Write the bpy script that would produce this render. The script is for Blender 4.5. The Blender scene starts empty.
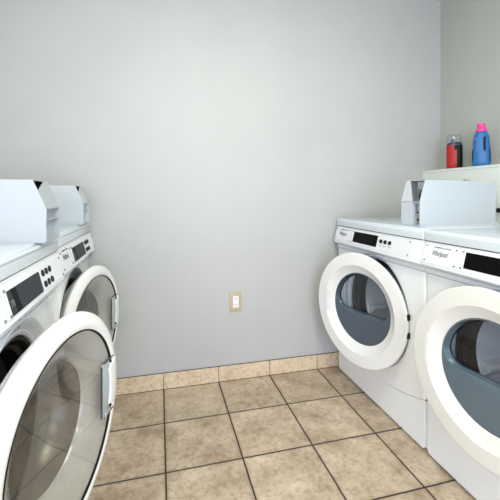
import bpy, bmesh, math, random
from mathutils import Vector, Matrix
C = bpy.context.scene.collection
PI = math.pi
T = 0.312                       # floor tile pitch
rnd = random.Random(4)

# ------------------------------------------------------------------ materials
def mat(name, col, rough=.5, metal=0, coat=0, spec=.5, bump=0, bscale=200, var=0, vscale=6):
    m = bpy.data.materials.new(name); m.use_nodes = True
    nt = m.node_tree; b = nt.nodes['Principled BSDF']
    b.inputs['Base Color'].default_value = (*col, 1)
    b.inputs['Roughness'].default_value = rough
    b.inputs['Metallic'].default_value = metal
    b.inputs['Coat Weight'].default_value = coat
    b.inputs['Coat Roughness'].default_value = .08
    b.inputs['Specular IOR Level'].default_value = spec
    tc = nt.nodes.new('ShaderNodeTexCoord')
    if bump:
        n = nt.nodes.new('ShaderNodeTexNoise'); n.inputs['Scale'].default_value = bscale
        bp = nt.nodes.new('ShaderNodeBump'); bp.inputs['Strength'].default_value = bump; bp.inputs['Distance'].default_value = .002
        nt.links.new(tc.outputs['Object'], n.inputs['Vector'])
        nt.links.new(n.outputs['Fac'], bp.inputs['Height']); nt.links.new(bp.outputs['Normal'], b.inputs['Normal'])
    if var:
        n = nt.nodes.new('ShaderNodeTexNoise'); n.inputs['Scale'].default_value = vscale; n.inputs['Detail'].default_value = 4
        r = nt.nodes.new('ShaderNodeValToRGB')
        r.color_ramp.elements[0].position = .3; r.color_ramp.elements[1].position = .7
        r.color_ramp.elements[0].color = (*[c*(1-var) for c in col], 1); r.color_ramp.elements[1].color = (*col, 1)
        nt.links.new(tc.outputs['Object'], n.inputs['Vector']); nt.links.new(n.outputs['Fac'], r.inputs['Fac'])
        nt.links.new(r.outputs['Color'], b.inputs['Base Color'])
    return m

def glass(name, tint, refl_ior=1.5, rough=.02, opacity=0.0, body=(.05, .06, .07)):
    """thin pane: tinted transparency + fresnel reflection (+ some diffuse body)"""
    m = bpy.data.materials.new(name); m.use_nodes = True
    nt = m.node_tree; nt.nodes.clear()
    out = nt.nodes.new('ShaderNodeOutputMaterial')
    tr = nt.nodes.new('ShaderNodeBsdfTransparent'); tr.inputs['Color'].default_value = (*tint, 1)
    gl = nt.nodes.new('ShaderNodeBsdfGlossy'); gl.inputs['Roughness'].default_value = rough
    df = nt.nodes.new('ShaderNodeBsdfDiffuse'); df.inputs['Color'].default_value = (*body, 1)
    m1 = nt.nodes.new('ShaderNodeMixShader'); m1.inputs[0].default_value = opacity
    nt.links.new(tr.outputs[0], m1.inputs[1]); nt.links.new(df.outputs[0], m1.inputs[2])
    lw = nt.nodes.new('ShaderNodeLayerWeight'); lw.inputs['Blend'].default_value = .5
    pw = nt.nodes.new('ShaderNodeMath'); pw.operation = 'POWER'; pw.inputs[1].default_value = 4
    nt.links.new(lw.outputs['Facing'], pw.inputs[0])
    f0 = ((refl_ior-1)/(refl_ior+1))**2*1.6
    fr = nt.nodes.new('ShaderNodeMath'); fr.operation = 'MULTIPLY_ADD'; fr.inputs[1].default_value = 1-f0; fr.inputs[2].default_value = f0
    nt.links.new(pw.outputs[0], fr.inputs[0])
    m2 = nt.nodes.new('ShaderNodeMixShader')
    nt.links.new(fr.outputs[0], m2.inputs[0]); nt.links.new(m1.outputs[0], m2.inputs[1]); nt.links.new(gl.outputs[0], m2.inputs[2])
    nt.links.new(m2.outputs[0], out.inputs['Surface'])
    return m

def node_ramp(nt, p0, c0, p1, c1):
    r = nt.nodes.new('ShaderNodeValToRGB'); e = r.color_ramp.elements
    e[0].position = p0; e[0].color = (*c0, 1); e[1].position = p1; e[1].color = (*c1, 1)
    return r

def wall_mat():
    m = mat('painted_wall', (.50, .50, .50), .55, spec=.3)
    nt = m.node_tree; b = nt.nodes['Principled BSDF']; L = nt.links
    tc = nt.nodes.new('ShaderNodeTexCoord')
    n = nt.nodes.new('ShaderNodeTexNoise'); n.inputs['Scale'].default_value = 2.2; n.inputs['Detail'].default_value = 6; n.inputs['Roughness'].default_value = .6
    L.new(tc.outputs['Object'], n.inputs['Vector'])
    r = node_ramp(nt, .3, (.468, .476, .475), .72, (.498, .506, .505))
    L.new(n.outputs['Fac'], r.inputs['Fac'])
    # sparse small scuffs
    v = nt.nodes.new('ShaderNodeTexNoise'); v.inputs['Scale'].default_value = 38; v.inputs['Detail'].default_value = 3
    L.new(tc.outputs['Object'], v.inputs['Vector'])
    rv = node_ramp(nt, .735, (0, 0, 0), .78, (1, 1, 1)); L.new(v.outputs['Fac'], rv.inputs['Fac'])
    mx = nt.nodes.new('ShaderNodeMix'); mx.data_type = 'RGBA'
    L.new(rv.outputs['Color'], mx.inputs[0]); L.new(r.outputs['Color'], mx.inputs[6]); mx.inputs[7].default_value = (.42, .40, .37, 1)
    L.new(mx.outputs[2], b.inputs['Base Color'])
    n2 = nt.nodes.new('ShaderNodeTexNoise'); n2.inputs['Scale'].default_value = 180
    n3 = nt.nodes.new('ShaderNodeTexNoise'); n3.inputs['Scale'].default_value = 4
    L.new(tc.outputs['Object'], n2.inputs['Vector']); L.new(tc.outputs['Object'], n3.inputs['Vector'])
    ad = nt.nodes.new('ShaderNodeMath'); ad.operation = 'MULTIPLY_ADD'; ad.inputs[1].default_value = 6
    L.new(n3.outputs['Fac'], ad.inputs[0]); L.new(n2.outputs['Fac'], ad.inputs[2])
    bp = nt.nodes.new('ShaderNodeBump'); bp.inputs['Strength'].default_value = .25; bp.inputs['Distance'].default_value = .0015
    L.new(ad.outputs[0], bp.inputs['Height']); L.new(bp.outputs['Normal'], b.inputs['Normal'])
    return m

def tile_mat(name, grout=True, col_a=(.41, .31, .215), col_b=(.70, .58, .455)):
    m = mat(name, col_a, .38, spec=.4)
    nt = m.node_tree; b = nt.nodes['Principled BSDF']; L = nt.links
    geo = nt.nodes.new('ShaderNodeNewGeometry')
    def noise(sc, det, rg=.6, vec=None):
        n = nt.nodes.new('ShaderNodeTexNoise'); n.inputs['Scale'].default_value = sc; n.inputs['Detail'].default_value = det; n.inputs['Roughness'].default_value = rg
        L.new(vec or geo.outputs['Position'], n.inputs['Vector']); return n
    def M(op, a, bb=None, c=None):
        n = nt.nodes.new('ShaderNodeMath'); n.operation = op
        for i, v in enumerate((a, bb, c)):
            if v is None: continue
            if isinstance(v, (int, float)): n.inputs[i].default_value = v
            else: L.new(v, n.inputs[i])
        return n.outputs[0]
    sp = nt.nodes.new('ShaderNodeSeparateXYZ'); L.new(geo.outputs['Position'], sp.inputs[0])
    ix = M('FLOOR', M('DIVIDE', sp.outputs[0], T)); iy = M('FLOOR', M('DIVIDE', sp.outputs[1], T))
    cb = nt.nodes.new('ShaderNodeCombineXYZ'); L.new(ix, cb.inputs[0]); L.new(iy, cb.inputs[1])
    wn = nt.nodes.new('ShaderNodeTexWhiteNoise'); wn.noise_dimensions = '3D'; L.new(cb.outputs[0], wn.inputs['Vector'])
    # offset the mottling per tile
    va = nt.nodes.new('ShaderNodeVectorMath'); va.operation = 'MULTIPLY_ADD'
    L.new(wn.outputs['Color'], va.inputs[0]); va.inputs[1].default_value = (9, 9, 9); L.new(geo.outputs['Position'], va.inputs[2])
    n1 = noise(9, 8, .68, va.outputs[0])
    r1 = node_ramp(nt, .32, col_a, .66, col_b); L.new(n1.outputs['Fac'], r1.inputs['Fac'])
    e = r1.color_ramp.elements.new(.5); e.color = (*[(a*.45+c*.55) for a, c in zip(col_a, col_b)], 1)
    # fine pitted veins
    n2 = noise(48, 6, .7, va.outputs[0])
    r2 = node_ramp(nt, .36, (.70, .62, .52), .52, (1, 1, 1)); L.new(n2.outputs['Fac'], r2.inputs['Fac'])
    mu = nt.nodes.new('ShaderNodeMix'); mu.data_type = 'RGBA'; mu.blend_type = 'MULTIPLY'; mu.inputs[0].default_value = .8
    L.new(r1.outputs['Color'], mu.inputs[6]); L.new(r2.outputs['Color'], mu.inputs[7])
    # dirt worked into the floor near machines and back wall
    n4 = noise(3.2, 7, .7)
    r4 = node_ramp(nt, .34, (.60, .53, .45), .56, (1, 1, 1)); L.new(n4.outputs['Fac'], r4.inputs['Fac'])
    mu4 = nt.nodes.new('ShaderNodeMix'); mu4.data_type = 'RGBA'; mu4.blend_type = 'MULTIPLY'; mu4.inputs[0].default_value = .5 if grout else .15
    L.new(mu.outputs[2], mu4.inputs[6]); L.new(r4.outputs['Color'], mu4.inputs[7])
    # brightness per tile
    hv = nt.nodes.new('ShaderNodeHueSaturation')
    L.new(M('MULTIPLY_ADD', wn.outputs['Value'], .14, .93), hv.inputs['Value']); L.new(mu4.outputs[2], hv.inputs['Color'])
    colout = hv.outputs['Color']
    # small dark spots
    n5 = noise(70, 2, .5); r5 = node_ramp(nt, .72, (0, 0, 0), .76, (1, 1, 1)); L.new(n5.outputs['Fac'], r5.inputs['Fac'])
    ms = nt.nodes.new('ShaderNodeMix'); ms.data_type = 'RGBA'; L.new(r5.outputs['Color'], ms.inputs[0]); L.new(colout, ms.inputs[6]); ms.inputs[7].default_value = (.10, .07, .045, 1)
    colout = ms.outputs[2]
    n3 = noise(25, 6)
    if grout:
        wob = M('MULTIPLY', M('SUBTRACT', noise(14, 3).outputs['Fac'], .5), .0035)
        def dist(o):
            f = M('FRACT', M('ADD', M('DIVIDE', M('ADD', o, wob), T), .5))
            return M('MULTIPLY', M('ABSOLUTE', M('SUBTRACT', f, .5)), T)
        d = M('MINIMUM', dist(sp.outputs[0]), dist(sp.outputs[1]))
        g = M('SUBTRACT', 1, M('SMOOTHSTEP', d, .0021, .0036)) if False else None
        mr = nt.nodes.new('ShaderNodeMapRange'); mr.interpolation_type = 'SMOOTHSTEP'
        L.new(d, mr.inputs[0]); mr.inputs[1].default_value = .0024; mr.inputs[2].default_value = .0042; mr.inputs[3].default_value = 1; mr.inputs[4].default_value = 0
        mg = nt.nodes.new('ShaderNodeMix'); mg.data_type = 'RGBA'; L.new(mr.outputs[0], mg.inputs[0]); L.new(colout, mg.inputs[6]); mg.inputs[7].default_value = (.055, .043, .033, 1)
        # soft darkening next to the joint
        mr2 = nt.nodes.new('ShaderNodeMapRange'); mr2.interpolation_type = 'SMOOTHSTEP'
        L.new(d, mr2.inputs[0]); mr2.inputs[1].default_value = 0; mr2.inputs[2].default_value = .016; mr2.inputs[3].default_value = .80; mr2.inputs[4].default_value = 1
        hv2 = nt.nodes.new('ShaderNodeHueSaturation'); L.new(mr2.outputs[0], hv2.inputs['Value']); L.new(mg.outputs[2], hv2.inputs['Color'])
        L.new(hv2.outputs['Color'], b.inputs['Base Color'])
        hgt = M('SUBTRACT', M('MULTIPLY', n3.outputs['Fac'], .35), mr.outputs[0])
        L.new(M('MULTIPLY_ADD', mr.outputs[0], .45, .40), b.inputs['Roughness'])
    else:
        L.new(colout, b.inputs['Base Color']); hgt = M('MULTIPLY', n3.outputs['Fac'], .35)
    bp = nt.nodes.new('ShaderNodeBump'); bp.inputs['Strength'].default_value = .5; bp.inputs['Distance'].default_value = .002
    L.new(hgt, bp.inputs['Height']); L.new(bp.outputs['Normal'], b.inputs['Normal'])
    return m

M_wall = wall_mat()
M_wallr = mat('painted_side_wall', (.455, .475, .445), .55, spec=.3, bump=.2, bscale=180, var=.04, vscale=2)
M_ceil = mat('ceiling_paint', (.72, .72, .70), .8)
M_floor = tile_mat('floor_tile')
M_base = tile_mat('base_tile', False, (.66, .51, .36), (.82, .69, .52))
M_caulk = mat('dark_caulk', (.10, .075, .055), .8)
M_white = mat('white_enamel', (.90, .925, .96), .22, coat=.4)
M_top = mat('white_enamel_top', (.63, .69, .76), .2, coat=.4)  # lid enamel darkened in colour to offset the strong overhead light
M_panel = mat('white_console_plastic', (.78, .81, .86), .35)
M_plate = mat('console_film', (.80, .83, .88), .28)
M_doorw = mat('white_door_plastic', (.82, .825, .83), .24, coat=.3)
M_cream = mat('aged_white_plastic', (.77, .765, .735), .28, coat=.3)
M_black = mat('black_rubber', (.005, .005, .006), .5, spec=.25)
M_disp = mat('black_display', (.003, .003, .004), .4, spec=.06)
M_disp2 = mat('smoke_grey_display', (.030, .032, .042), .4, spec=.12)
M_digit = mat('dim_digit_segments', (.16, .17, .19), .5)
M_screw = mat('screw_steel', (.30, .27, .25), .4, metal=.7)
M_chrome = mat('chrome', (.75, .77, .78), .15, metal=1)
M_steel = mat('galvanised_steel', (.55, .58, .58), .35, metal=.85, var=.35, vscale=30)
M_seam = mat('seam_shadow', (.07, .07, .075), .8)  # flat dark colour for the shade in seams, also the pocket outline
M_print = mat('printed_grey_ink', (.10, .10, .12), .6)
M_bluegrey = mat('blue_grey_plastic', (.062, .088, .126), .18, coat=.5)
M_bezel = mat('grey_bezel', (.42, .46, .52), .35)  # dryer bezel greyed for the shade in its recess; also plate borders
M_drum = mat('drum_enamel', (.80, .82, .86), .35)
M_drumsteel = mat('drum_steel', (.30, .31, .32), .3, metal=.8)
M_funnel = mat('washer_door_inner', (.62, .615, .585), .16, coat=.8, spec=.6)
M_bowl = mat('smoky_glass_bowl', (.10, .095, .088), .12, coat=.6)
M_window = glass('clear_pane', (.74, .79, .86), 1.6)
M_cover = glass('washer_cover_glass', (.86, .86, .84), 1.75, .03)
M_bowlg = glass('smoky_bowl_glass', (.42, .41, .40), 1.5, .25, .35, (.13, .125, .12))
M_dhandle = mat('door_handle_inset', (.74, .75, .75), .3)
M_slate = mat('slate_bezel', (.06, .07, .085), .35)  # far washer's bezel coloured dark for the shaded gap behind its door
M_bluegrey2 = mat('teal_grey_plastic', (.098, .140, .178), .16, coat=.5)
M_pocket = mat('handle_pocket_grey', (.40, .45, .47), .25)
M_coin = mat('coin_box_white', (.50, .545, .60), .3, bump=.05, bscale=60)
M_coin2 = mat('coin_box_grey_white', (.39, .425, .475), .35, bump=.05, bscale=60)  # same box paint, darkened so light doesn't wash out the near box
M_hole = mat('dark_cavity', (.02, .02, .02), .9)
M_ledge = mat('ledge_paint', (.74, .78, .74), .5)
M_beige = mat('beige_cover_plate', (.50, .42, .28), .4)
M_outlet = mat('outlet_white', (.85, .85, .88), .3)
M_slot = mat('outlet_slot', (.05, .04, .04), .6)
M_red = mat('red_bottle', (.42, .018, .014), .38, spec=.3)
M_blk = mat('black_label', (.005, .005, .006), .5, spec=.2)
M_blue = mat('blue_bottle', (.024, .15, .40), .38, spec=.35)
M_dkblue = mat('navy_bottle_shade', (.004, .012, .05), .5, spec=.2)
M_navy = mat('navy_spout', (.015, .03, .07), .3)
M_pink = mat('pink_cap', (.86, .06, .32), .35)
M_clearcap = glass('clear_cap', (.86, .88, .90), 1.3, .05, .12, (.7, .72, .75))
M_tan = mat('tan_plaster_spot', (.62, .47, .28), .8)
M_rust = mat('rust_spot', (.35, .2, .12), .8)

# ------------------------------------------------------------------ mesh helpers
def link(name, bm, m, parent=None, smooth=True, angle=35):
    me = bpy.data.meshes.new(name)
    bmesh.ops.recalc_face_normals(bm, faces=bm.faces[:])
    bm.to_mesh(me); bm.free()
    ms = m if isinstance(m, (list, tuple)) else [m]
    for x in ms: me.materials.append(x)
    if smooth:
        for p in me.polygons: p.use_smooth = True
        me.set_sharp_from_angle(angle=math.radians(angle))
    o = bpy.data.objects.new(name, me); C.objects.link(o)
    if parent: o.parent = parent
    return o

def box(bm, a, b, bev=0, seg=2, mi=0):
    x0, y0, z0 = [min(p, q) for p, q in zip(a, b)]; x1, y1, z1 = [max(p, q) for p, q in zip(a, b)]
    r = bmesh.ops.create_cube(bm, size=1, matrix=Matrix.Translation(((x0+x1)/2, (y0+y1)/2, (z0+z1)/2)) @ Matrix.Diagonal((x1-x0, y1-y0, z1-z0, 1)))
    vs = r['verts']; fs = {f for v in vs for f in v.link_faces}
    for f in fs: f.material_index = mi
    if bev:
        es = list({e for v in vs for e in v.link_edges})
        bmesh.ops.bevel(bm, geom=es, offset=bev, segments=seg, profile=.5, affect='EDGES')
    return bm

def prism(bm, pts, axis, a, b, mi=0):
    """extrude polygon pts (2-D) along axis from a to b. axis 'y': pts are (x,z); 'x': (y,z); 'z': (x,y)"""
    def P(p, t):
        return {'y': (p[0], t, p[1]), 'x': (t, p[0], p[1]), 'z': (p[0], p[1], t)}[axis]
    A = [bm.verts.new(P(p, a)) for p in pts]; B = [bm.verts.new(P(p, b)) for p in pts]
    n = len(pts); fs = [bm.faces.new(A), bm.faces.new(list(reversed(B)))]
    for i in range(n): fs.append(bm.faces.new((A[i], B[i], B[(i+1) % n], A[(i+1) % n])))
    for f in fs: f.material_index = mi
    return A, B, fs

def bevel_if(bm, fn, w, seg=3):
    es = [e for e in bm.edges if fn(e.verts[0].co, e.verts[1].co)]
    if es: bmesh.ops.bevel(bm, geom=es, offset=w, segments=seg, profile=.5, affect='EDGES', clamp_overlap=True)

def lathe(bm, prof, cy=0, cz=0, n=96, closed=False, a0=0, a1=2*PI, mi=0):
    """revolve profile [(x outward, r)] about the local +x axis through (cy,cz)"""
    full = abs(a1-a0-2*PI) < 1e-6
    k = n if full else n+1
    rings = []
    for x, r in prof:
        if r < 1e-6: rings.append([bm.verts.new((x, cy, cz))]*k); continue
        rings.append([bm.verts.new((x, cy+r*math.cos(a0+(a1-a0)*i/n), cz+r*math.sin(a0+(a1-a0)*i/n))) for i in range(k)])
    pr = list(zip(rings, rings[1:]))
    if closed: pr.append((rings[-1], rings[0]))
    for A, B in pr:
        for i in range(n):
            j = (i+1) % k
            vs = []
            for v in (A[i], A[j], B[j], B[i]):
                if v not in vs: vs.append(v)
            if len(vs) > 2:
                f = bm.faces.new(vs); f.material_index = mi
    if not full and closed:
        bm.faces.new([r[0] for r in rings]); bm.faces.new([r[-1] for r in reversed(rings)])
    return bm

def zlathe(bm, prof, cx=0, cy=0, sx=1, sy=1, n=48):
    """revolve [(r,z)] about z, optionally squashed"""
    rings = []
    for r, z in prof:
        if r < 1e-6: rings.append([bm.verts.new((cx, cy, z))]*n); continue
        rings.append([bm.verts.new((cx+sx*r*math.cos(2*PI*i/n), cy+sy*r*math.sin(2*PI*i/n), z)) for i in range(n)])
    for A, B in zip(rings, rings[1:]):
        for i in range(n):
            j = (i+1) % n; vs = []
            for v in (A[i], A[j], B[j], B[i]):
                if v not in vs: vs.append(v)
            if len(vs) > 2: bm.faces.new(vs)
    return bm

def cyl(bm, c, axis, r, h, n=20, mi=0):
    q = Vector((0, 0, 1)).rotation_difference(Vector(axis).normalized()).to_matrix().to_4x4()
    r_ = bmesh.ops.create_cone(bm, cap_ends=True, segments=n, radius1=r, radius2=r, depth=h, matrix=Matrix.Translation(c) @ q)
    for f in {f for v in r_['verts'] for f in v.link_faces}: f.material_index = mi
    return bm

def tube(bm, pts, r, n=10):
    for a, b in zip(pts, pts[1:]):
        a = Vector(a); b = Vector(b); d = b-a
        cyl(bm, (a+b)/2, d, r, d.length*1.02, n)
    return bm

def boolean(o, cutters):
    """subtract each cutter mesh and bake the result"""
    tmp = []
    for cb in cutters:
        bmesh.ops.recalc_face_normals(cb, faces=cb.faces[:])
        me = bpy.data.meshes.new('tmp'); cb.to_mesh(me); cb.free()
        c = bpy.data.objects.new('tmp', me); C.objects.link(c); tmp.append(c)
        c.parent = o.parent
        md = o.modifiers.new('b', 'BOOLEAN'); md.object = c; md.operation = 'DIFFERENCE'; md.solver = 'EXACT'
    bpy.context.view_layer.update()
    dg = bpy.context.evaluated_depsgraph_get()
    me = bpy.data.meshes.new_from_object(o.evaluated_get(dg))
    o.modifiers.clear(); old = o.data; o.data = me; bpy.data.meshes.remove(old)
    for c in tmp: bpy.data.objects.remove(c)
    me.set_sharp_from_angle(angle=math.radians(35))
    return o

def text(name, s, size, mtx, m, parent=None, shear=0, depth=.0003, width=None):
    cu = bpy.data.curves.new('t', 'FONT'); cu.body = s; cu.size = size; cu.shear = shear
    cu.align_x = 'CENTER'; cu.align_y = 'CENTER'; cu.extrude = depth; cu.offset = size*.012
    t = bpy.data.objects.new('t', cu); C.objects.link(t)
    bpy.context.view_layer.update()
    me = bpy.data.meshes.new_from_object(t.evaluated_get(bpy.context.evaluated_depsgraph_get()))
    bpy.data.objects.remove(t)
    if width:
        xs = [v.co.x for v in me.vertices]; k = width/(max(xs)-min(xs))
        for v in me.vertices: v.co.x *= k
    me.transform(mtx); me.materials.clear(); me.materials.append(m); me.name = name
    o = bpy.data.objects.new(name, me); C.objects.link(o)
    if parent: o.parent = parent
    return o

def thing(name, label, cat, loc=(0, 0, 0), rz=0, group=None):
    o = bpy.data.objects.new(name, None); C.objects.link(o); o.empty_display_size = .05
    o.location = loc; o.rotation_euler = (0, 0, rz); o['label'] = label; o['category'] = cat
    if group: o['group'] = group
    return o

def struct(name, bm, m, smooth=False, parent=None):
    o = link(name, bm, m, parent, smooth)
    if parent is None: o['kind'] = 'structure'
    return o

# ------------------------------------------------------------------ room shell
XL, XR, YB, H = -1.34, 1.872, -4.3, 2.44
bm = bmesh.new(); box(bm, (XL-.1, YB-.1, -.1), (XR+.1, .1, 0)); struct('floor', bm, M_floor)
bm = bmesh.new(); box(bm, (XL-.1, YB-.1, H), (XR+.1, .1, H+.1)); struct('ceiling', bm, M_ceil)
bm = bmesh.new(); box(bm, (XL-.1, 0, 0), (XR+.1, .1, H)); struct('wall_far', bm, M_wall)
bm = bmesh.new(); box(bm, (XR, YB, 0), (XR+.1, 0, H)); struct('wall_right', bm, M_wallr)
bm = bmesh.new(); box(bm, (XL-.1, YB, 0), (XL, 0, H)); struct('wall_left', bm, M_wall)
# wall behind the camera, with a wide glazed doorway that lets the daylight in
DX0, DX1, DZ = -.75, .85, 2.1
bm = bmesh.new()
box(bm, (XL-.1, YB-.1, 0), (DX0, YB, H)); box(bm, (DX1, YB-.1, 0), (XR+.1, YB, H)); box(bm, (DX0, YB-.1, DZ), (DX1, YB, H))
struct('wall_behind', bm, M_wall)
bm = bmesh.new()
for a, b in (((DX0, YB-.08, 0), (DX0+.06, YB-.02, DZ)), ((DX1-.06, YB-.08, 0), (DX1, YB-.02, DZ)), ((DX0+.06, YB-.08, DZ-.06), (DX1-.06, YB-.02, DZ)),
             (((DX0+DX1)/2-.04, YB-.08, 0), ((DX0+DX1)/2+.04, YB-.02, DZ-.06))): box(bm, a, b, .004)
struct('door_1', bm, M_panel)
# tile skirting at the foot of the far wall: one tile course with joints in line with the floor
bm = bmesh.new()
k = math.floor(XL/T)
BH, BT = .0895, .009
while k*T < XR:
    a = max(XL, k*T+.0016); b = min(XR, (k+1)*T-.0016)
    if b-a > .01: box(bm, (a, -BT, .002), (b, 0, BH), .0012, 1)
    k += 1
struct('baseboard_far', bm, M_base)
bm = bmesh.new(); box(bm, (XL, -BT+.0012, .001), (XR, -.0005, BH+.0016)); struct('trim_1', bm, M_caulk)   # grout behind and on top of the course
bm = bmesh.new(); box(bm, (XL, -BT-.0016, 0), (XR, -BT+.001, .0022)); struct('trim_2', bm, M_caulk)
# boxed-in ledge behind the dryers
LX, LZ = 1.728, 1.258
bm = bmesh.new(); box(bm, (LX, YB+.01, 0), (XR, 0, LZ-.016)); struct('wall_ledge', bm, M_ledge)
bm = bmesh.new(); box(bm, (LX-.004, YB+.01, LZ-.016), (XR, -.0005, LZ), .003); struct('trim_3', bm, M_ledge)
# plaster spots near the corner
def blob(x, z, r, m, name, lab):
    bm = bmesh.new(); n = 14
    pts = [(x+r*(.75+.5*rnd.random())*math.cos(2*PI*i/n), z+r*(.75+.5*rnd.random())*math.sin(2*PI*i/n)) for i in range(n)]
    prism(bm, pts, 'y', -.0008, .0)
    return bm

# ------------------------------------------------------------------ machines (local frame: +x out of the front, +y to the viewer's right)
def fascia_x(z):                      # console front surface, sloping out towards the bottom
    return .005+(.900-z)/.095*.025
FT = math.atan2(.025, .095)
def on_console(y, z, lift=0):
    """matrix putting XY-plane artwork on the sloping console"""
    n = Vector((math.cos(FT), 0, math.sin(FT))); u = Vector((0, 1, 0)); v = n.cross(u)
    p = Vector((fascia_x(z), y, z))+n*lift
    return Matrix(((u.x, v.x, n.x, p.x), (u.y, v.y, n.y, p.y), (u.z, v.z, n.z, p.z), (0, 0, 0, 1)))
def console_slab(bm, pts, th, mi=0):
    """polygon of (y,z) lying on the console, th thick"""
    n = Vector((math.cos(FT), 0, math.sin(FT)))
    A = [bm.verts.new((fascia_x(z), y, z)) for y, z in pts]
    B = [bm.verts.new(Vector((fascia_x(z), y, z))+n*th) for y, z in pts]
    k = len(pts); fs = [bm.faces.new(A), bm.faces.new(list(reversed(B)))]
    for i in range(k): fs.append(bm.faces.new((A[i], B[i], B[(i+1) % k], A[(i+1) % k])))
    for f in fs: f.material_index = mi
def rrect(y0, z0, y1, z1, r, corners=(1, 1, 1, 1), n=4):
    out = []
    for (cy, cz, a, on) in ((y1-r, z1-r, 0, corners[0]), (y0+r, z1-r, 90, corners[1]), (y0+r, z0+r, 180, corners[2]), (y1-r, z0+r, 270, corners[3])):
        if on:
            for i in range(n+1):
                t = math.radians(a+90*i/n); out.append((cy+r*math.cos(t), cz+r*math.sin(t)))
        else:
            t = math.radians(a+45); out.append((cy+math.copysign(r, math.cos(t)), cz+math.copysign(r, math.sin(t))))
    return out

DEPTH = .62
CZ = .500       # opening centre height
def machine(kind, label, loc, rz, W, cfg, group):
    t = thing('clothes_'+kind if kind == 'dryer' else 'washing_machine', label, 'dryer' if kind == 'dryer' else 'washer', loc, rz, group)
    hw = W/2; cy = cfg['cy']; OZ = cfg['oz']
    RH = cfg['hole']
    # cabinet (hollow behind the opening)
    bm = bmesh.new(); box(bm, (-DEPTH, -hw, .014), (-.012, hw, .903))
    bevel_if(bm, lambda a, b: abs(a.z-b.z) > .5 and a.x > -.1 and b.x > -.1, .012, 3)
    for sy in (-1, 1):
        for x in (-.06, -DEPTH+.06): cyl(bm, (x, sy*(hw-.07), .0075), (0, 0, 1), .02, .015)
    cab = link('cabinet', bm, M_white, t)
    cut = bmesh.new(); cyl(cut, (-.2, cy, OZ), (1, 0, 0), RH-.014, .5, 96)
    boolean(cab, [cut])
    # lower front panel with the round opening and arched lower edge
    zb = lambda y: .155+.068*(y/hw)**2
    ys = [-hw+.001+(W-.002)*i/24 for i in range(25)]
    bm = bmesh.new()
    pts = [(y, zb(y)+.0015) for y in ys]+[(hw-.001, .7655), (-hw+.001, .7655)]
    prism(bm, pts, 'x', -.0125, 0)
    bevel_if(bm, lambda a, b: abs(abs(a.y)-hw) < .002 and abs(abs(b.y)-hw) < .002 and abs(a.z-b.z) > .3 and a.x > -.002 and b.x > -.002, .011, 4)
    fp = link('front_panel', bm, M_white, t)
    cut = bmesh.new(); cyl(cut, (0, cy, OZ), (1, 0, 0), RH, .1, 96)
    boolean(fp, [cut])
    # toe panel
    bm = bmesh.new()
    R0 = .016
    bot = [(hw-.005-R0+R0*math.sin(a), .010+R0-R0*math.cos(a)) for a in [i*PI/8 for i in range(5)]]
    pts = [(-y, z) for y, z in reversed(bot)]+bot+[(y, zb(y)-.0015) for y in reversed(ys)]
    pts = [(max(-hw+.003, min(hw-.003, y)), z) for y, z in pts]
    prism(bm, pts, 'x', -.0125, -.003)
    bevel_if(bm, lambda a, b: abs(abs(a.y)-hw) < .006 and abs(abs(b.y)-hw) < .006 and abs(a.z-b.z) > .08 and a.x > -.004 and b.x > -.004, .007, 3)
    link('toe_panel', bm, M_white, t)
    # dark strips painted for the shade inside the panel seams
    bm = bmesh.new()
    prism(bm, [(y, zb(y)-.002) for y in ys]+[(y, zb(y)+.002) for y in reversed(ys)], 'x', -.0121, -.004)
    link('lower_seam', bm, M_seam, t, smooth=False)
    yc_ = math.sqrt(RH**2-.267**2)
    for ya, yb_ in ((-hw+.004, -yc_), (yc_, hw-.004)):
        bm = bmesh.new(); box(bm, (-.0121, ya, .765), (-.004, yb_, .769)); link('upper_seam', bm, M_seam, t, smooth=False)
    # console: flat strip, undercut, lip, sloping face up to the lid
    bm = bmesh.new()
    prof = [(-.0125, .768), (0, .768), (.0, .784), (.006, .792), (.022, .7975), (.028, .801), (.030, .806), (.005, .900), (-.0125, .900)]
    prism(bm, prof, 'y', -hw+.001, hw-.001)
    bevel_if(bm, lambda a, b: abs(a.y-b.y) < .001 and abs(abs(a.y)-hw) < .003 and min(a.x, b.x) > .003, .006, 3)
    con = link('control_panel', bm, M_panel, t)
    cut = bmesh.new(); cyl(cut, (0, cy, OZ), (1, 0, 0), RH, .1, 96)
    boolean(con, [cut])
    # dark strip for the shade in the gap under the lid
    bm = bmesh.new(); box(bm, (-.03, -hw+.004, .8995), (.002, hw-.004, .905)); link('lid_gap', bm, M_seam, t, smooth=False)
    # lid
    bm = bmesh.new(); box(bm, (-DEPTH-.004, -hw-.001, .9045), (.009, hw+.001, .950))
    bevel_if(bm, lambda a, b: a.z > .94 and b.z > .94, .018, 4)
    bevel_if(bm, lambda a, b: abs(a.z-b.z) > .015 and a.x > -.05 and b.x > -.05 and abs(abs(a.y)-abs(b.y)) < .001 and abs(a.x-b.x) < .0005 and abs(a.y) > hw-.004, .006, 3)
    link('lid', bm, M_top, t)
    # console artwork
    b0, b1, d0, d1, e1 = cfg['badge'][0], cfg['badge'][1], cfg['disp'][0], cfg['disp'][1], cfg['end']
    s = cfg['screw']
    bm = bmesh.new(); console_slab(bm, rrect(b0-.016, .815, b1+.013, .8935, .004), .0012)
    link('badge_plate', bm, M_plate, con)
    bm = bmesh.new(); console_slab(bm, rrect(s[2]-.014, .815, e1+.016, .8935, .004), .0012)
    link('console_plate', bm, M_plate, con)
    # hairline border of each plate
    for (ya, yb) in ((b0-.016, b1+.013), (s[2]-.014, e1+.016)):
        bm = bmesh.new()
        o_ = rrect(ya-.0009, .8141, yb+.0009, .8944, .0045); console_slab(bm, o_, .0004)
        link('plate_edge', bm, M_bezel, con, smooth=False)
    ch = cfg['chamfer']
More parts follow.
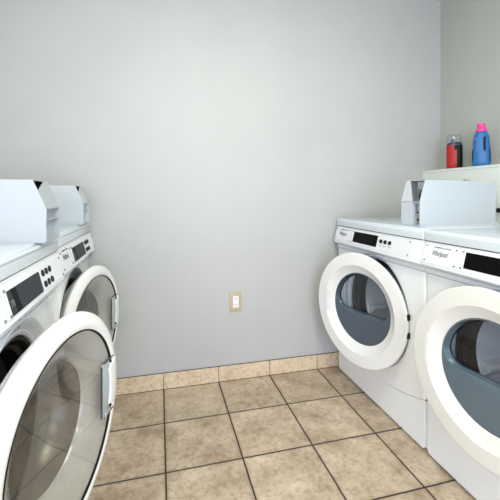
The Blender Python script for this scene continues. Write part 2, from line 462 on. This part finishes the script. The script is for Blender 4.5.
    dz0, dz1 = .828-cfg['dz'], .885-cfg['dz']
    bm = bmesh.new(); console_slab(bm, rrect(d0, dz0, d1, dz1, .006, (1, 0, 0, 1) if ch else (0, 0, 0, 0), 3), .0022)
    dp = link('display', bm, M_disp2 if kind == 'washer' else M_disp, con)
    if kind == 'washer':
        bm = bmesh.new(); w = d1-d0; console_slab(bm, [(d0+.13*w, dz0+.0005), (d0+.27*w, dz0+.0005), (d0+.22*w, dz1-.0005), (d0+.10*w, dz1-.0005)], .0026)
        link('display_stripe', bm, M_disp, con)
        text('display_digits', '78', .022, on_console(d0+.065*w, .843, .0026), M_digit, con)
    for (y, z) in cfg['buttons']:
        bm = bmesh.new()
        Mx = on_console(y, z)
        bd = .007 if kind == 'dryer' else .004
        bmesh.ops.create_cone(bm, cap_ends=True, segments=24, radius1=cfg['br'], radius2=cfg['br']*.85, depth=bd, matrix=Mx @ Matrix.Translation((0, 0, .001+bd*.4)))
        link('button', bm, M_black, con)
    z_hi, z_lo = .885-cfg['dz']*.7, .826-cfg['dz']*.5
    for y in (b0, b1, s[2], e1):
        for z in (z_hi, z_lo):
            bm = bmesh.new()
            Mx = on_console(y, z)
            bmesh.ops.create_cone(bm, cap_ends=True, segments=16, radius1=.0042, radius2=.003, depth=.004, matrix=Mx @ Matrix.Translation((0, 0, .0022)))
            link('screw', bm, M_screw, con)
    bc = (b0+b1)/2
    text('brand_lettering', 'Whirlpool', .030, on_console(bc-.004, .859, .0014), M_print, con, shear=.35, width=.078)
    text('brand_caption', 'COMMERCIAL '+('DRYER' if kind == 'dryer' else 'WASHER'), .0085, on_console(bc+.004, .8825, .0014), M_print, con, width=.085)
    for (y, w) in cfg['prints']:
        text('button_caption', w, .006, on_console(y, cfg['pz'], .0014), M_print, con)
    # recess around the opening, rubber gasket and drum
    bm = bmesh.new(); ri = cfg['inner']
    if kind == 'dryer': pf = [(.0005, RH), (.002, RH-.003), (-.006, RH-.006), (-.022, RH-.012), (-.03, RH-.026), (-.034, ri)]
    else: pf = [(.0005, RH), (.003, RH-.003), (.002, RH-.008), (-.008, RH-.020), (-.016, RH-.034), (-.014, ri+.008), (-.018, ri), (-.034, ri-.002)]
    lathe(bm, pf, cy, OZ)
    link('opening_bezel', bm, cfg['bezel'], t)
    bm = bmesh.new()
    r0 = ri+.002
    lathe(bm, [(-.030, r0), (-.022, r0-.006), (-.026, r0-.014), (-.045, r0-.018), (-.040, r0-.026), (-.05, r0-.034), (-.09, r0-.036), (-.10, RH-.035)], cy, OZ)
    link('gasket', bm, M_black, t)
    bm = bmesh.new(); rd = RH-.030
    lathe(bm, [(-.098, rd-.03), (-.11, rd-.004), (-.44, rd-.004), (-.447, rd-.03), (-.447, 0)], cy, OZ)
    for kk in range(3):
        a = math.radians(80+120*kk)
        if kind == 'dryer': a = math.radians(200+120*kk)
        ca, sa = math.cos(a), math.sin(a)
        m4 = Matrix(((1, 0, 0, 0), (0, ca, -sa, cy), (0, sa, ca, OZ), (0, 0, 0, 1)))
        f0 = len(bm.verts)
        A, B, fs = prism(bm, [(rd-.002, -.03), (rd-.002, .03), (rd-.05, .010), (rd-.055, 0), (rd-.05, -.010)], 'x', -.43, -.13)
        bmesh.ops.transform(bm, matrix=m4, verts=A+B)
    link('drum', bm, M_drum if kind == 'dryer' else M_drumsteel, t)
    return t

def ring_sector(bm, prof, a0, a1, n=24, mi=0):
    return lathe(bm, prof, 0, 0, n, closed=True, a0=a0, a1=a1, mi=mi)

def door_frame_transform(o, hinge_sign, C_, R_, ang):
    pass

def dryer_door(root, c, ang, r=.291, m=M_doorw):
    """c: centre of the door's front face (root-local), ang: swing in radians; hinge on viewer's right (+y)"""
    bm = bmesh.new()
    k = r/.291
    prof = [(-.050, .225), (-.048, .238), (-.024, .250), (-.022, .282), (-.017, .2885), (-.009, .2905), (-.003, .2885), (-.0005, .285), (.000, .280), (.0008, .2272),
            (-.0022, .2235), (-.028, .188), (-.030, .1835), (-.036, .1825), (-.036, .20)]
    lathe(bm, [(x, q*k) for x, q in prof], n=128, closed=True)
    d = link('door', bm, m, root, angle=28); d.location = c; d.rotation_euler = (0, 0, ang)
    # blue-grey window surround with a D-shaped aperture in its upper half
    R1 = .1835*k; yb = -.024; RA = .1775*k; cr = .052
    # aperture outline (y,z)
    a_s = math.asin((yb+cr)/(RA-cr))
    ap = []
    cxr = math.sqrt((RA-cr)**2-(yb+cr)**2)
    a0 = math.atan2(yb+cr, cxr)
    N = 64
    for i in range(N+1):
        a = a0+(PI-2*a0)*i/N; ap.append((RA*math.cos(a), RA*math.sin(a)))
    aL = PI-a0
    for i in range(1, 9):
        a = aL+(1.5*PI-aL)*i/8; ap.append((-cxr+cr*math.cos(a), yb+cr+cr*math.sin(a)))
    for i in range(1, 40): ap.append((-cxr+2*cxr*i/40, yb))
    for i in range(0, 8):
        a = 1.5*PI+(a0+2*PI-1.5*PI)*i/8; ap.append((cxr+cr*math.cos(a), yb+cr+cr*math.sin(a)))
    bm = bmesh.new()
    n = len(ap)
    cen = (0, .02)
    out = []
    for y, z in ap:
        dy, dz = y-cen[0], z-cen[1]; L = math.hypot(dy, dz); dy /= L; dz /= L
        bq = cen[1]*dz; s_ = -bq+math.sqrt(bq*bq-(cen[1]**2-R1*R1)); out.append((cen[0]+dy*s_, cen[1]+dz*s_))
    # outer rim level, bulged face, inner lip going back
    rings = []
    def lerp(p, q, t): return (p[0]+(q[0]-p[0])*t, p[1]+(q[1]-p[1])*t)
    for tt, x in ((0, -.0305), (.35, -.0285), (.8, -.0275), (.94, -.028), (1.0, -.031)):
        rings.append([bm.verts.new((x, *lerp(o, a, tt))) for o, a in zip(out, ap)])
    rings.append([bm.verts.new((-.064, a[0]*.97, (a[1]-.02)*.97+.02)) for a in ap])
    for A, B in zip(rings, rings[1:]):
        for i in range(n): bm.faces.new((A[i], A[(i+1) % n], B[(i+1) % n], B[i]))
    link('window_surround', bm, M_bluegrey2 if m is M_cream else M_bluegrey, d, angle=25)
    # black seal line inside the aperture
    bm = bmesh.new(); s0 = [(a[0]*.973, (a[1]-.02)*.973+.02) for a in ap]; s1 = [(a[0]*.945, (a[1]-.02)*.945+.02) for a in ap]
    P = [bm.verts.new((-.0565, *p)) for p in s0]; Q = [bm.verts.new((-.0565, *p)) for p in s1]
    for i in range(n): bm.faces.new((P[i], P[(i+1) % n], Q[(i+1) % n], Q[i]))
    link('window_seal', bm, M_black, d)
    bm = bmesh.new(); vs = [bm.verts.new((-.058, *p)) for p in ap]; bm.faces.new(vs)
    link('window_glass', bm, M_window, d, smooth=False)
    # handle pocket in the bevel, far side from the hinge (viewer's left)
    bm = bmesh.new()
    for q in [0]:
        prof = [(.0016, .236), (.0022, .232), (-.0005, .220), (-.008, .207), (-.016, .199), (-.018, .200), (-.010, .220), (-.003, .236)]
        ring_sector(bm, [(x, r_*k) for x, r_ in prof], PI-.27, PI+.27, 24)
    link('handle', bm, M_dhandle, d)
    # hinge blocks at the rim
    for z in (-.042, .040):
        bm = bmesh.new(); yy = math.sqrt((r)**2-z*z)
        box(bm, (-.040, yy-.006, z-.013), (-.006, yy+.0035, z+.013), .002)
        link('hinge', bm, M_black, d)
    bm = bmesh.new(); box(bm, (-.075, r-.075, -.055), (-.046, r-.03, .055), .004)
    link('hinge_bracket', bm, M_steel, d)
    return d

def washer_door(root, c, ang, r=.288):
    """hinge on viewer's left (-y), handle on the right (+y)"""
    k = r/.288
    bm = bmesh.new()
    prof = [(-.060, .215), (-.058, .235), (-.036, .250), (-.034, .258), (-.026, .270), (-.013, .282), (-.001, .2875), (.007, .2855), (.0125, .280), (.018, .270), (.0212, .260), (.0225, .252), (.0225, .249), (.0200, .2410), (.018, .2392), (.010, .2385), (.006, .225)]
    lathe(bm, [(x, q*k) for x, q in prof], n=128, closed=True)
    d = link('door', bm, M_doorw, root, angle=28); d.location = c; d.rotation_euler = (0, 0, ang)
    bm = bmesh.new(); lathe(bm, [(.014, .2397*k), (.0205, .2397*k), (.0205, .2362*k), (.014, .2362*k)], n=128, closed=True)
    link('seal_ring', bm, M_black, d)
    bm = bmesh.new(); lathe(bm, [(.014, .2370*k), (.010, .224*k), (-.004, .193*k), (-.022, .168*k), (-.034, .158*k), (-.041, .1555*k)], n=128)
    link('inner_funnel', bm, M_funnel, d)
    bm = bmesh.new()
    lathe(bm, [(-.0405, .1560*k), (-.062, .152*k), (-.100, .138*k), (-.135, .112*k), (-.15, .07*k), (-.155, 0)], n=96)
    link('glass_bowl', bm, M_bowlg, d)
    bm = bmesh.new(); lathe(bm, [(.0175, .2362*k), (.0200, .20*k), (.0212, .10*k), (.0217, 0)], n=96)
    cov = link('cover_glass', bm, M_cover, d)
    # handle: pocket with grip bar
    h = .080
    bm = bmesh.new()
    box(bm, (.0195, .162*k, -h), (.0222, .210*k, h), .001, mi=0)
    link('handle_pocket', bm, M_pocket, d)
    bm = bmesh.new()
    # black outline around the pocket
    for z0, z1 in ((-h-.0025, -h), (h, h+.0025)): box(bm, (.0195, .175*k, z0), (.0240, .238*k, z1))
    box(bm, (.0195, .1595*k, -h+.004), (.0230, .1625*k, h-.004))
    link('pocket_outline', bm, M_seam, d)
    bm = bmesh.new(); box(bm, (.0215, .170*k, -h+.001), (.029, .208*k, -h+.016), .003); link('pocket_latch', bm, M_chrome, d)
    bm = bmesh.new()
    a = .27
    prof = [(.0205, .209), (.0245, .207), (.0268, .210), (.0272, .220), (.0265, .240), (.0240, .258), (.016, .276), (.004, .287), (-.020, .2905), (-.035, .288), (-.030, .270), (.01, .25)]
    ring_sector(bm, [(x, q*k) for x, q in prof], -a, a, 28)
    bevel_if(bm, lambda p, q: abs(abs(math.atan2(p.z, p.y))-a) < .002 and abs(abs(math.atan2(q.z, q.y))-a) < .002, .003, 2)
    link('handle', bm, M_doorw, d, angle=40)
    bm = bmesh.new(); box(bm, (-.085, -r+.03, -.06), (-.055, -r+.075, .06), .004)
    link('hinge_bracket', bm, M_steel, d)
    return d

def to_local(root, p):
    c, s = math.cos(-root.rotation_euler.z), math.sin(-root.rotation_euler.z)
    x, y = p[0]-root.location.x, p[1]-root.location.y
    return (c*x-s*y, s*x+c*y, p[2]-root.location.z)

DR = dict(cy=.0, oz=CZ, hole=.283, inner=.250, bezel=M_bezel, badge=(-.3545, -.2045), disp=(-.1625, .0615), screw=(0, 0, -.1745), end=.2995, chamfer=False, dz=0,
          buttons=[(.0945, .861), (.1285, .861), (.1635, .861)], br=.0105, prints=[(.0945, 'START'), (.1285, 'SELECT'), (.1635, 'STOP')], pz=.840)
WA = dict(cy=.0, oz=CZ, hole=.272, inner=.226, bezel=M_panel, badge=(-.279, -.150), disp=(-.108, .112), screw=(0, 0, -.118), end=.322, chamfer=True, dz=.010,
          buttons=[(y, z) for z in (.864, .832) for y in (.140, .172, .205)], br=.0105, prints=[], pz=.84)
DFX = 1.065
d1 = machine('dryer', 'white front-load dryer standing against the far wall, door slightly ajar, right side of the room', (DFX, -.4125, 0), PI, .752, DR, None)
d2 = machine('dryer', 'white front-load dryer nearest the camera on the right, cut off by the picture edge', (DFX, -1.1695, 0), PI, .752, DR, None)
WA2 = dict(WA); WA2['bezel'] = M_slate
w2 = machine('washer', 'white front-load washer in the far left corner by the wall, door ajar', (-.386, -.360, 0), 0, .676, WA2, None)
w1 = machine('washer', 'white front-load washer nearest the camera on the left, large round door ajar', (-.372, -1.040, 0), 0, .676, WA, None)
# doors at their measured centres
dryer_door(d1, to_local(d1, (.960, -.425, .503)), .291)
dryer_door(d2, to_local(d2, (1.003, -1.127, .493)), .128, r=.295, m=M_cream)
washer_door(w2, to_local(w2, (-.315, -.326, .503)), -.279, r=.268)
washer_door(w1, to_local(w1, (-.257, -1.073, .505)), -.304, r=.281)
for w, a in ((w1, 1), (w2, 0)):
    if a:
        text('front_emblem', 'HE', .028, Matrix.Translation(to_local(w, (-.3715, -1.042, .762))) @ Matrix(((0, 0, 1, 0), (1, 0, 0, 0), (0, 1, 0, 0), (0, 0, 0, 1))), M_pocket, w, shear=.3)

# ------------------------------------------------------------------ coin boxes
def coin_box(label, loc, rz, open_front, Wd, L=.55, Hh=.188, dxs=.036, zs=.102):
    """origin: bottom front corner, +x forward, box spans y 0..Wd (viewer's left..right when facing it)"""
    t = thing('coin_box', label, 'coin box', loc, rz)
    th = .0022
    bm = bmesh.new()
    side = [(-L, .004), (0, .004), (0, zs), (-dxs, Hh), (-L, Hh)]
    for y in (0, Wd-th): prism(bm, side, 'y', y, y+th)
    box(bm, (-L, th, Hh-th), (-dxs-.001, Wd-th, Hh)); box(bm, (-L, th, .004), (-L+th, Wd-th, Hh-th)); box(bm, (-L, th, .004), (0, Wd-th, .006))
    link('housing', bm, M_coin, t, smooth=False)
    bm = bmesh.new(); box(bm, (-L-.004, -.004, 0), (-.03, Wd+.004, .004)); box(bm, (-.03, .004, 0), (-.004, Wd-.004, .004)); link('base_plate', bm, M_coin, t, smooth=False)
    # slanted front cover with a cut-out corner
    def S(u, v, lift=0):    # u across, v down the slope
        n = Vector((Hh-zs, 0, dxs)).normalized()
        return Vector((-dxs+dxs*v, th+u*(Wd-2*th), Hh-(Hh-zs)*v))+n*lift
    bm = bmesh.new()
    if open_front:
        pts = [(.0, 0), (.21, 0), (.63, 1), (0, 1)]
    else:
        pts = [(.72, 0), (1, 0), (1, 1), (0, 1), (0, .38)]
    if coin_box.flip: pts = [(1-u, v) for u, v in pts]
    A = [bm.verts.new(S(u, v, 0)) for u, v in pts]; B = [bm.verts.new(S(u, v, -th)) for u, v in pts]
    k = len(pts); bm.faces.new(A); bm.faces.new(list(reversed(B)))
    for i in range(k): bm.faces.new((A[i], B[i], B[(i+1) % k], A[(i+1) % k]))
    link('slanted_cover', bm, M_coin, t, smooth=False)
    return t, th

def finish_closed(t, th, Wd, Hh=.188, zs=.102, dxs=.036):
    # lower recess: back plate, shelf lip, liner
    bm = bmesh.new()
    box(bm, (-.018, th, .006), (-.016, Wd-th, zs)); box(bm, (-.016, th, .067), (-.004, Wd-th, .069)); box(bm, (-.016, th, zs-.003), (-.001, Wd-th, zs-.001))
    link('coin_recess', bm, M_coin, t, smooth=False)
    bm = bmesh.new(); box(bm, (-.12, th+.001, Hh-.09), (-.052, Wd-th-.001, Hh-.004)); link('inner_cavity', bm, M_hole, t, smooth=False)  # solid dark block paints the shade seen through the cut-out corner

# left boxes: viewer facing the washer sees near-camera side on the left (y small)
coin_box.flip = False
tA, th = coin_box('long white coin box on top of the near left washer', (-.347, -.896, .950), 0, False, .142); finish_closed(tA, th, .142)
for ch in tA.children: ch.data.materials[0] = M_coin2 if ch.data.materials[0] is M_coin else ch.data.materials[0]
tB, th = coin_box('long white coin box on top of the far left washer beside the wall', (-.375, -.223, .950), 0, False, .150); finish_closed(tB, th, .150)
# right box, slightly twisted, its front open on the mechanism
WR = .108
coin_box.flip = False
rz = PI+math.radians(8.6)
# near-camera bottom corner at (1.121,-.691): that is the box's y = Wd side
ax = Vector((math.cos(rz), math.sin(rz))); ay = Vector((-math.sin(rz), math.cos(rz)))
org = Vector((1.121, -.691))-ay*WR
HR, ZR, DXR = .212, .114, .034
tC, th = coin_box('white coin box with exposed lock mechanism, skewed on top of the dryers', (org.x, org.y, .950), rz, True, WR, L=.53, Hh=HR, dxs=DXR, zs=ZR)
for ch in tC.children: pass
u0 = .56*WR
bm = bmesh.new()   # lower front plate covers the viewer's left part
box(bm, (-.003, th, .006), (-.0008, u0, ZR-.002)); box(bm, (-.02, th, ZR-.0035), (-.0005, WR-th, ZR-.0015))
link('front_plate', bm, M_coin, tC, smooth=False)
bm = bmesh.new()   # liner of the open slot
box(bm, (-.055, u0-.012, .006), (-.054, WR-th, HR-.006)); box(bm, (-.055, u0-.001, .006), (-.003, u0+.0005, ZR-.004)); 
link('slot_liner', bm, M_coin, tC, smooth=False)
bm = bmesh.new()   # steel mechanism
y0, y1 = u0+.004, WR-th-.006
box(bm, (-.050, y0, .010), (-.030, y1, .100), .002); box(bm, (-.054, y0-.006, .118), (-.046, y1-.004, .190), .002)
cyl(bm, (-.024, (y0+y1)/2, .062), (1, 0, 0), .011, .014); cyl(bm, (-.024, (y0+y1)/2, .028), (1, 0, 0), .010, .012)
cyl(bm, (-.036, (y0+y1)/2-.004, .165), (1, 0, 0), .009, .02); cyl(bm, (-.038, (y0+y1)/2+.012, .150), (1, 0, 0), .004, .02)
link('coin_mechanism', bm, M_steel, tC)
for nm, f in (('lock_core', lambda b: cyl(b, (-.0165, (y0+y1)/2, .062), (1, 0, 0), .005, .003)), ('lock_core', lambda b: cyl(b, (-.0175, (y0+y1)/2, .028), (1, 0, 0), .006, .003)),
              ('lock_core', lambda b: cyl(b, (-.0255, (y0+y1)/2-.004, .165), (1, 0, 0), .004, .002)),
              ('dark_lever', lambda b: box(b, (-.045, (y0+y1)/2-.006, .122), (-.030, (y0+y1)/2+.003, .148), .002)), ('dark_lever', lambda b: box(b, (-.030, y1-.008, .075), (-.024, y1-.001, .095), .001))):
    bm = bmesh.new(); f(bm); link(nm, bm, M_hole, tC)
for (y, z) in ((.006, .108), (.006, .012), (.022, .108), (WR-.012, .011)):
    bm = bmesh.new(); cyl(bm, (0, y, z), (1, 0, 0), .0022, .002, 10); link('rusty_screw', bm, M_rust, tC)
bm = bmesh.new()
cyl(bm, (-.37, WR*.55, HR+.003), (0, 0, 1), .010, .006); cyl(bm, (-.37, WR*.55, HR+.008), (0, 0, 1), .006, .006); box(bm, (-.398, WR*.5, HR), (-.386, WR*.62, HR+.006), .001)
link('top_lock', bm, M_screw, tC)

# ------------------------------------------------------------------ wall outlet
t = thing('wall_outlet', 'beige outlet cover with white double socket low on the far wall', 'outlet', (.4142, 0, .461))
bm = bmesh.new(); box(bm, (-.0363, -.0065, -.059), (.0363, 0, .059), .003, 3)
pl = link('cover_plate', bm, M_beige, t); pl.rotation_euler = (0, math.radians(-1.2), 0)
bm = bmesh.new(); box(bm, (-.0165, -.0085, -.0335), (.0165, -.0062, .0335), .001, 2); rc = link('socket_insert', bm, M_outlet, t)
for zc in (.0185, -.0185):
    bm = bmesh.new(); prism(bm, rrect(-.0135, zc-.0125, .0135, zc+.0125, .005), 'y', -.0098, -.008); f = link('socket', bm, M_outlet, t)
    bm = bmesh.new()
    box(bm, (-.0082, -.0103, zc), (-.0050, -.0096, zc+.0082)); box(bm, (.0050, -.0103, zc), (.0080, -.0096, zc+.0080)); cyl(bm, (0, -.0100, zc-.0065), (0, 1, 0), .0026, .0008, 14)
    link('slots', bm, M_slot, f, smooth=False)
for z in (-.048, .048):
    bm = bmesh.new(); cyl(bm, (0, -.0068, z), (0, 1, 0), .003, .001, 12); link('screw', bm, M_rust, t)

# ------------------------------------------------------------------ bottles on the ledge
def superring(hx, hy, z, n=40, p=3.0):
    out = []
    for i in range(n):
        a = 2*PI*i/n; c, s = math.cos(a), math.sin(a)
        out.append((math.copysign(abs(c)**(2/p), c)*hx, math.copysign(abs(s)**(2/p), s)*hy, z))
    return out
def loft(bm, rings, cap=True, matf=None):
    R = [[bm.verts.new(p) for p in r] for r in rings]
    n = len(R[0])
    for A, B in zip(R, R[1:]):
        for i in range(n):
            f = bm.faces.new((A[i], A[(i+1) % n], B[(i+1) % n], B[i]))
            if matf: f.material_index = matf(f.calc_center_median())
    if cap: bm.faces.new(R[0]); bm.faces.new(R[-1])
    return R

# red bottle (local: +y away from... width along local x after turning to face the camera)
face = math.atan2(-2.05+.19, -.03-1.8)     # direction towards the viewer
t = thing('detergent_bottle', 'red and black detergent bottle with clear cap on the ledge', 'bottle', (1.80, -.193, LZ), face+PI/2)
bm = bmesh.new()
prof = [(.040, .026, 0), (.044, .030, .006), (.045, .031, .05), (.0445, .031, .12), (.0445, .031, .142), (.0435, .030, .150)]
rr = [superring(a, b, z, 48, 3.4) for a, b, z in prof]
loft(bm, rr, matf=lambda c: 1 if c.x > .008 + .004*math.sin(c.z*40) else 0)
body = link('body', bm, [M_red, M_blk], t, angle=50)
bm = bmesh.new()
loft(bm, [superring(a, b, z+.024, 48, p) for a, b, z, p in ((.0435, .030, .126, 3.4), (.043, .0295, .134, 3.2), (.038, .027, .142, 2.8), (.018, .018, .148, 2))])
link('shoulder', bm, M_navy, t, angle=50)
bm = bmesh.new()
loft(bm, [superring(.007, .003, z, 16, 2.5) for z in (.02, .05, .085, .134)]); bmesh.ops.translate(bm, verts=bm.verts[:], vec=(-.012, -.0298, 0))
link('label_ridge', bm, M_red, t)
bm = bmesh.new(); zlathe(bm, [(0, .170), (.0135, .170), (.0135, .186), (.010, .190), (.0065, .194), (0, .194)], cx=-.004); link('spout', bm, M_navy, t)
bm = bmesh.new(); zlathe(bm, [(0, .194), (.0055, .194), (.0045, .205), (.002, .212), (0, .212)], cx=-.004); link('spout_tip', bm, M_outlet, t)
bm = bmesh.new(); zlathe(bm, [(.0385, .166), (.039, .176), (.038, .214), (.035, .217), (0, .217)], cx=-.002); link('clear_cap', bm, M_clearcap, t)

t = thing('detergent_bottle', 'tall blue detergent bottle with a pink cap on the ledge', 'bottle', (1.80, -.387, LZ), math.atan2(-2.05+.385, -.03-1.8)+PI/2)
bm = bmesh.new()
prof = [(.043, .028, 0), (.0475, .032, .006), (.048, .033, .03), (.0465, .032, .09), (.045, .031, .14), (.0435, .030, .165), (.039, .028, .185), (.031, .024, .199), (.022, .021, .207)]
loft(bm, [superring(a*.93, b, z, 48, 2.8 if z < .17 else 2.3) for a, b, z in prof])
body = link('body', bm, M_blue, t, angle=60)
cut = bmesh.new(); prism(cut, [(.010, .100), (.019, .083), (.023, .10), (.0235, .178), (.008, .166)], 'y', -.06, .06)
boolean(body, [cut])
bm = bmesh.new(); prism(bm, [(.0105, .100), (.019, .085), (.0225, .10), (.023, .177), (.0085, .165)], 'y', -.022, .022); link('handle_gap', bm, M_dkblue, t, smooth=False)
bm = bmesh.new()
for pts in ([(-.036, .168), (-.018, .158), (-.016, .150), (-.020, .152), (-.036, .160)], [(-.018, .10), (-.016, .152), (-.020, .154), (-.022, .102)], [(-.022, .102), (-.018, .10), (-.034, .082), (-.036, .088)]):
    prism(bm, pts, 'y', -.0318, -.026)
link('handle_crease', bm, mat('blue_crease', (.025, .12, .32), .35), t, smooth=False)
bm = bmesh.new(); zlathe(bm, [(0, .203), (.0285, .204), (.0295, .207), (.0290, .216), (.023, .219), (.0215, .222), (.0205, .250), (.0185, .252), (0, .252)]); link('cap', bm, M_pink, t, angle=30)
for sg in (-1, 1):
    bm = bmesh.new(); loft(bm, [superring(.0455, .0335, z, 48, 2.8) for z in (.028, .10)], cap=False)
    bmesh.ops.delete(bm, geom=[f for f in bm.faces if sg*f.calc_center_median().x < .040], context='FACES')
    link('side_label', bm, M_blk, t)

# plug on the ledge face behind the dryers
t = thing('power_plug', 'small black plug on the ledge face at the right edge behind the coin box', 'plug', (LX, -.578, 1.012))
bm = bmesh.new(); box(bm, (-.022, -.018, -.012), (-.003, .018, .012), .004); link('plug_body', bm, M_black, t)
bm = bmesh.new(); box(bm, (-.003, -.022, -.035), (0, .022, .035), .001); link('cover_plate', bm, M_ledge, t)

# ------------------------------------------------------------------ small wall marks
for i, (x, z, r, m, nm, lab) in enumerate([
        (1.693, 1.372, .006, M_tan, 'plaster_spot', 'upper pale tan plaster spot on the far wall near the ledge'),
        (1.672, 1.365, .0045, M_tan, 'plaster_spot', 'small faint tan plaster spot just left of the upper one'),
        (1.682, 1.340, .006, M_tan, 'plaster_spot', 'lower pale tan plaster spot on the far wall near the ledge')]):
    o = link(nm, blob(x, z, r, m, nm, lab), m, smooth=False); o['label'] = lab; o['category'] = 'wall mark'

# ------------------------------------------------------------------ lights
W = bpy.data.worlds.new('world'); bpy.context.scene.world = W; W.use_nodes = True
nt = W.node_tree; bg = nt.nodes['Background']
bg.inputs[0].default_value = (.80, .88, 1.0, 1); bg.inputs[1].default_value = 1.6

def area(name, loc, rot, sx, sy, power, col):
    l = bpy.data.lights.new(name, 'AREA'); l.shape = 'RECTANGLE'; l.size = sx; l.size_y = sy; l.energy = power; l.color = col
    o = bpy.data.objects.new(name, l); C.objects.link(o); o.location = loc; o.rotation_euler = rot
    return o
# daylight through the doorway behind the camera
area('door_daylight', (.05, YB-.12, .80), (math.radians(90), 0, 0), 1.5, 1.5, 48, (.62, .71, 1.0))
# assumed ceiling fixture, out of view, added for overhead light
def added_ceiling_lamp(x, y, power, label):
    t = thing('ceiling_light', label, 'light', (x, y, H))
    bm = bmesh.new(); box(bm, (-.15, -.6, -.05), (.15, .6, 0), .006); link('fixture_body', bm, M_panel, t)
    e = bpy.data.materials.get('lamp_diffuser')
    if not e:
        e = bpy.data.materials.new('lamp_diffuser'); e.use_nodes = True; b = e.node_tree.nodes['Principled BSDF']
        b.inputs['Emission Color'].default_value = (1, .97, .88, 1); b.inputs['Emission Strength'].default_value = 6
    bm = bmesh.new(); box(bm, (-.13, -.58, -.075), (.13, .58, -.05), .01); link('diffuser', bm, e, t)
    area('ceiling_lamp', (x, y, H-.09), (0, 0, 0), .26, 1.1, power, (.95, 1.0, .76))
added_ceiling_lamp(.36, -1.60, 18, 'long fluorescent fixture on the ceiling overhead')

# two made-up side windows, out of view, added to light the machine fronts
for n_, (x, sgn, pw) in enumerate(((XL, 1, 60), (XR, -1, 27))):
    yw, zw, ww, hw_ = -3.4, 1.45, 1.3, 1.3
    bm = bmesh.new()
    for a, b in (((0, -ww/2-.06, -hw_/2-.06), (.04, -ww/2, hw_/2+.06)), ((0, ww/2, -hw_/2-.06), (.04, ww/2+.06, hw_/2+.06)),
                 ((0, -ww/2, -hw_/2-.06), (.04, ww/2, -hw_/2)), ((0, -ww/2, hw_/2), (.04, ww/2, hw_/2+.06)), ((0, -.02, -hw_/2), (.03, .02, hw_/2))):
        box(bm, (x+sgn*a[0], yw+a[1], zw+a[2]), (x+sgn*b[0], yw+b[1], zw+b[2]), .003)
    struct('window_%d' % (n_+1), bm, M_panel)
    area('window_daylight', (x+sgn*.012, yw, zw), (0, -sgn*math.radians(90), 0), hw_, ww, pw, (1.0, .995, .95))
# soft fill light added behind the camera for the wall's brighter centre
fl = area('bounced_flash', (.40, -3.2, 1.85), (math.radians(85), 0, math.radians(4)), .45, .35, 4.6, (1.0, 1.0, .95)); fl.data.spread = math.radians(84)
# ------------------------------------------------------------------ camera
cam = bpy.data.cameras.new('camera'); co = bpy.data.objects.new('camera', cam); C.objects.link(co)
cam.sensor_width = 36; cam.sensor_fit = 'HORIZONTAL'; cam.lens = 25.47; cam.shift_y = -.1100; cam.clip_start = .02
co.location = (-.0256, -2.0543, 1.0932); co.rotation_euler = (PI/2, 0, -.2517)
bpy.context.scene.camera = co
vs = bpy.context.scene.view_settings; vs.view_transform = 'Standard'; vs.look = 'None'; vs.exposure = 0; vs.gamma = 1
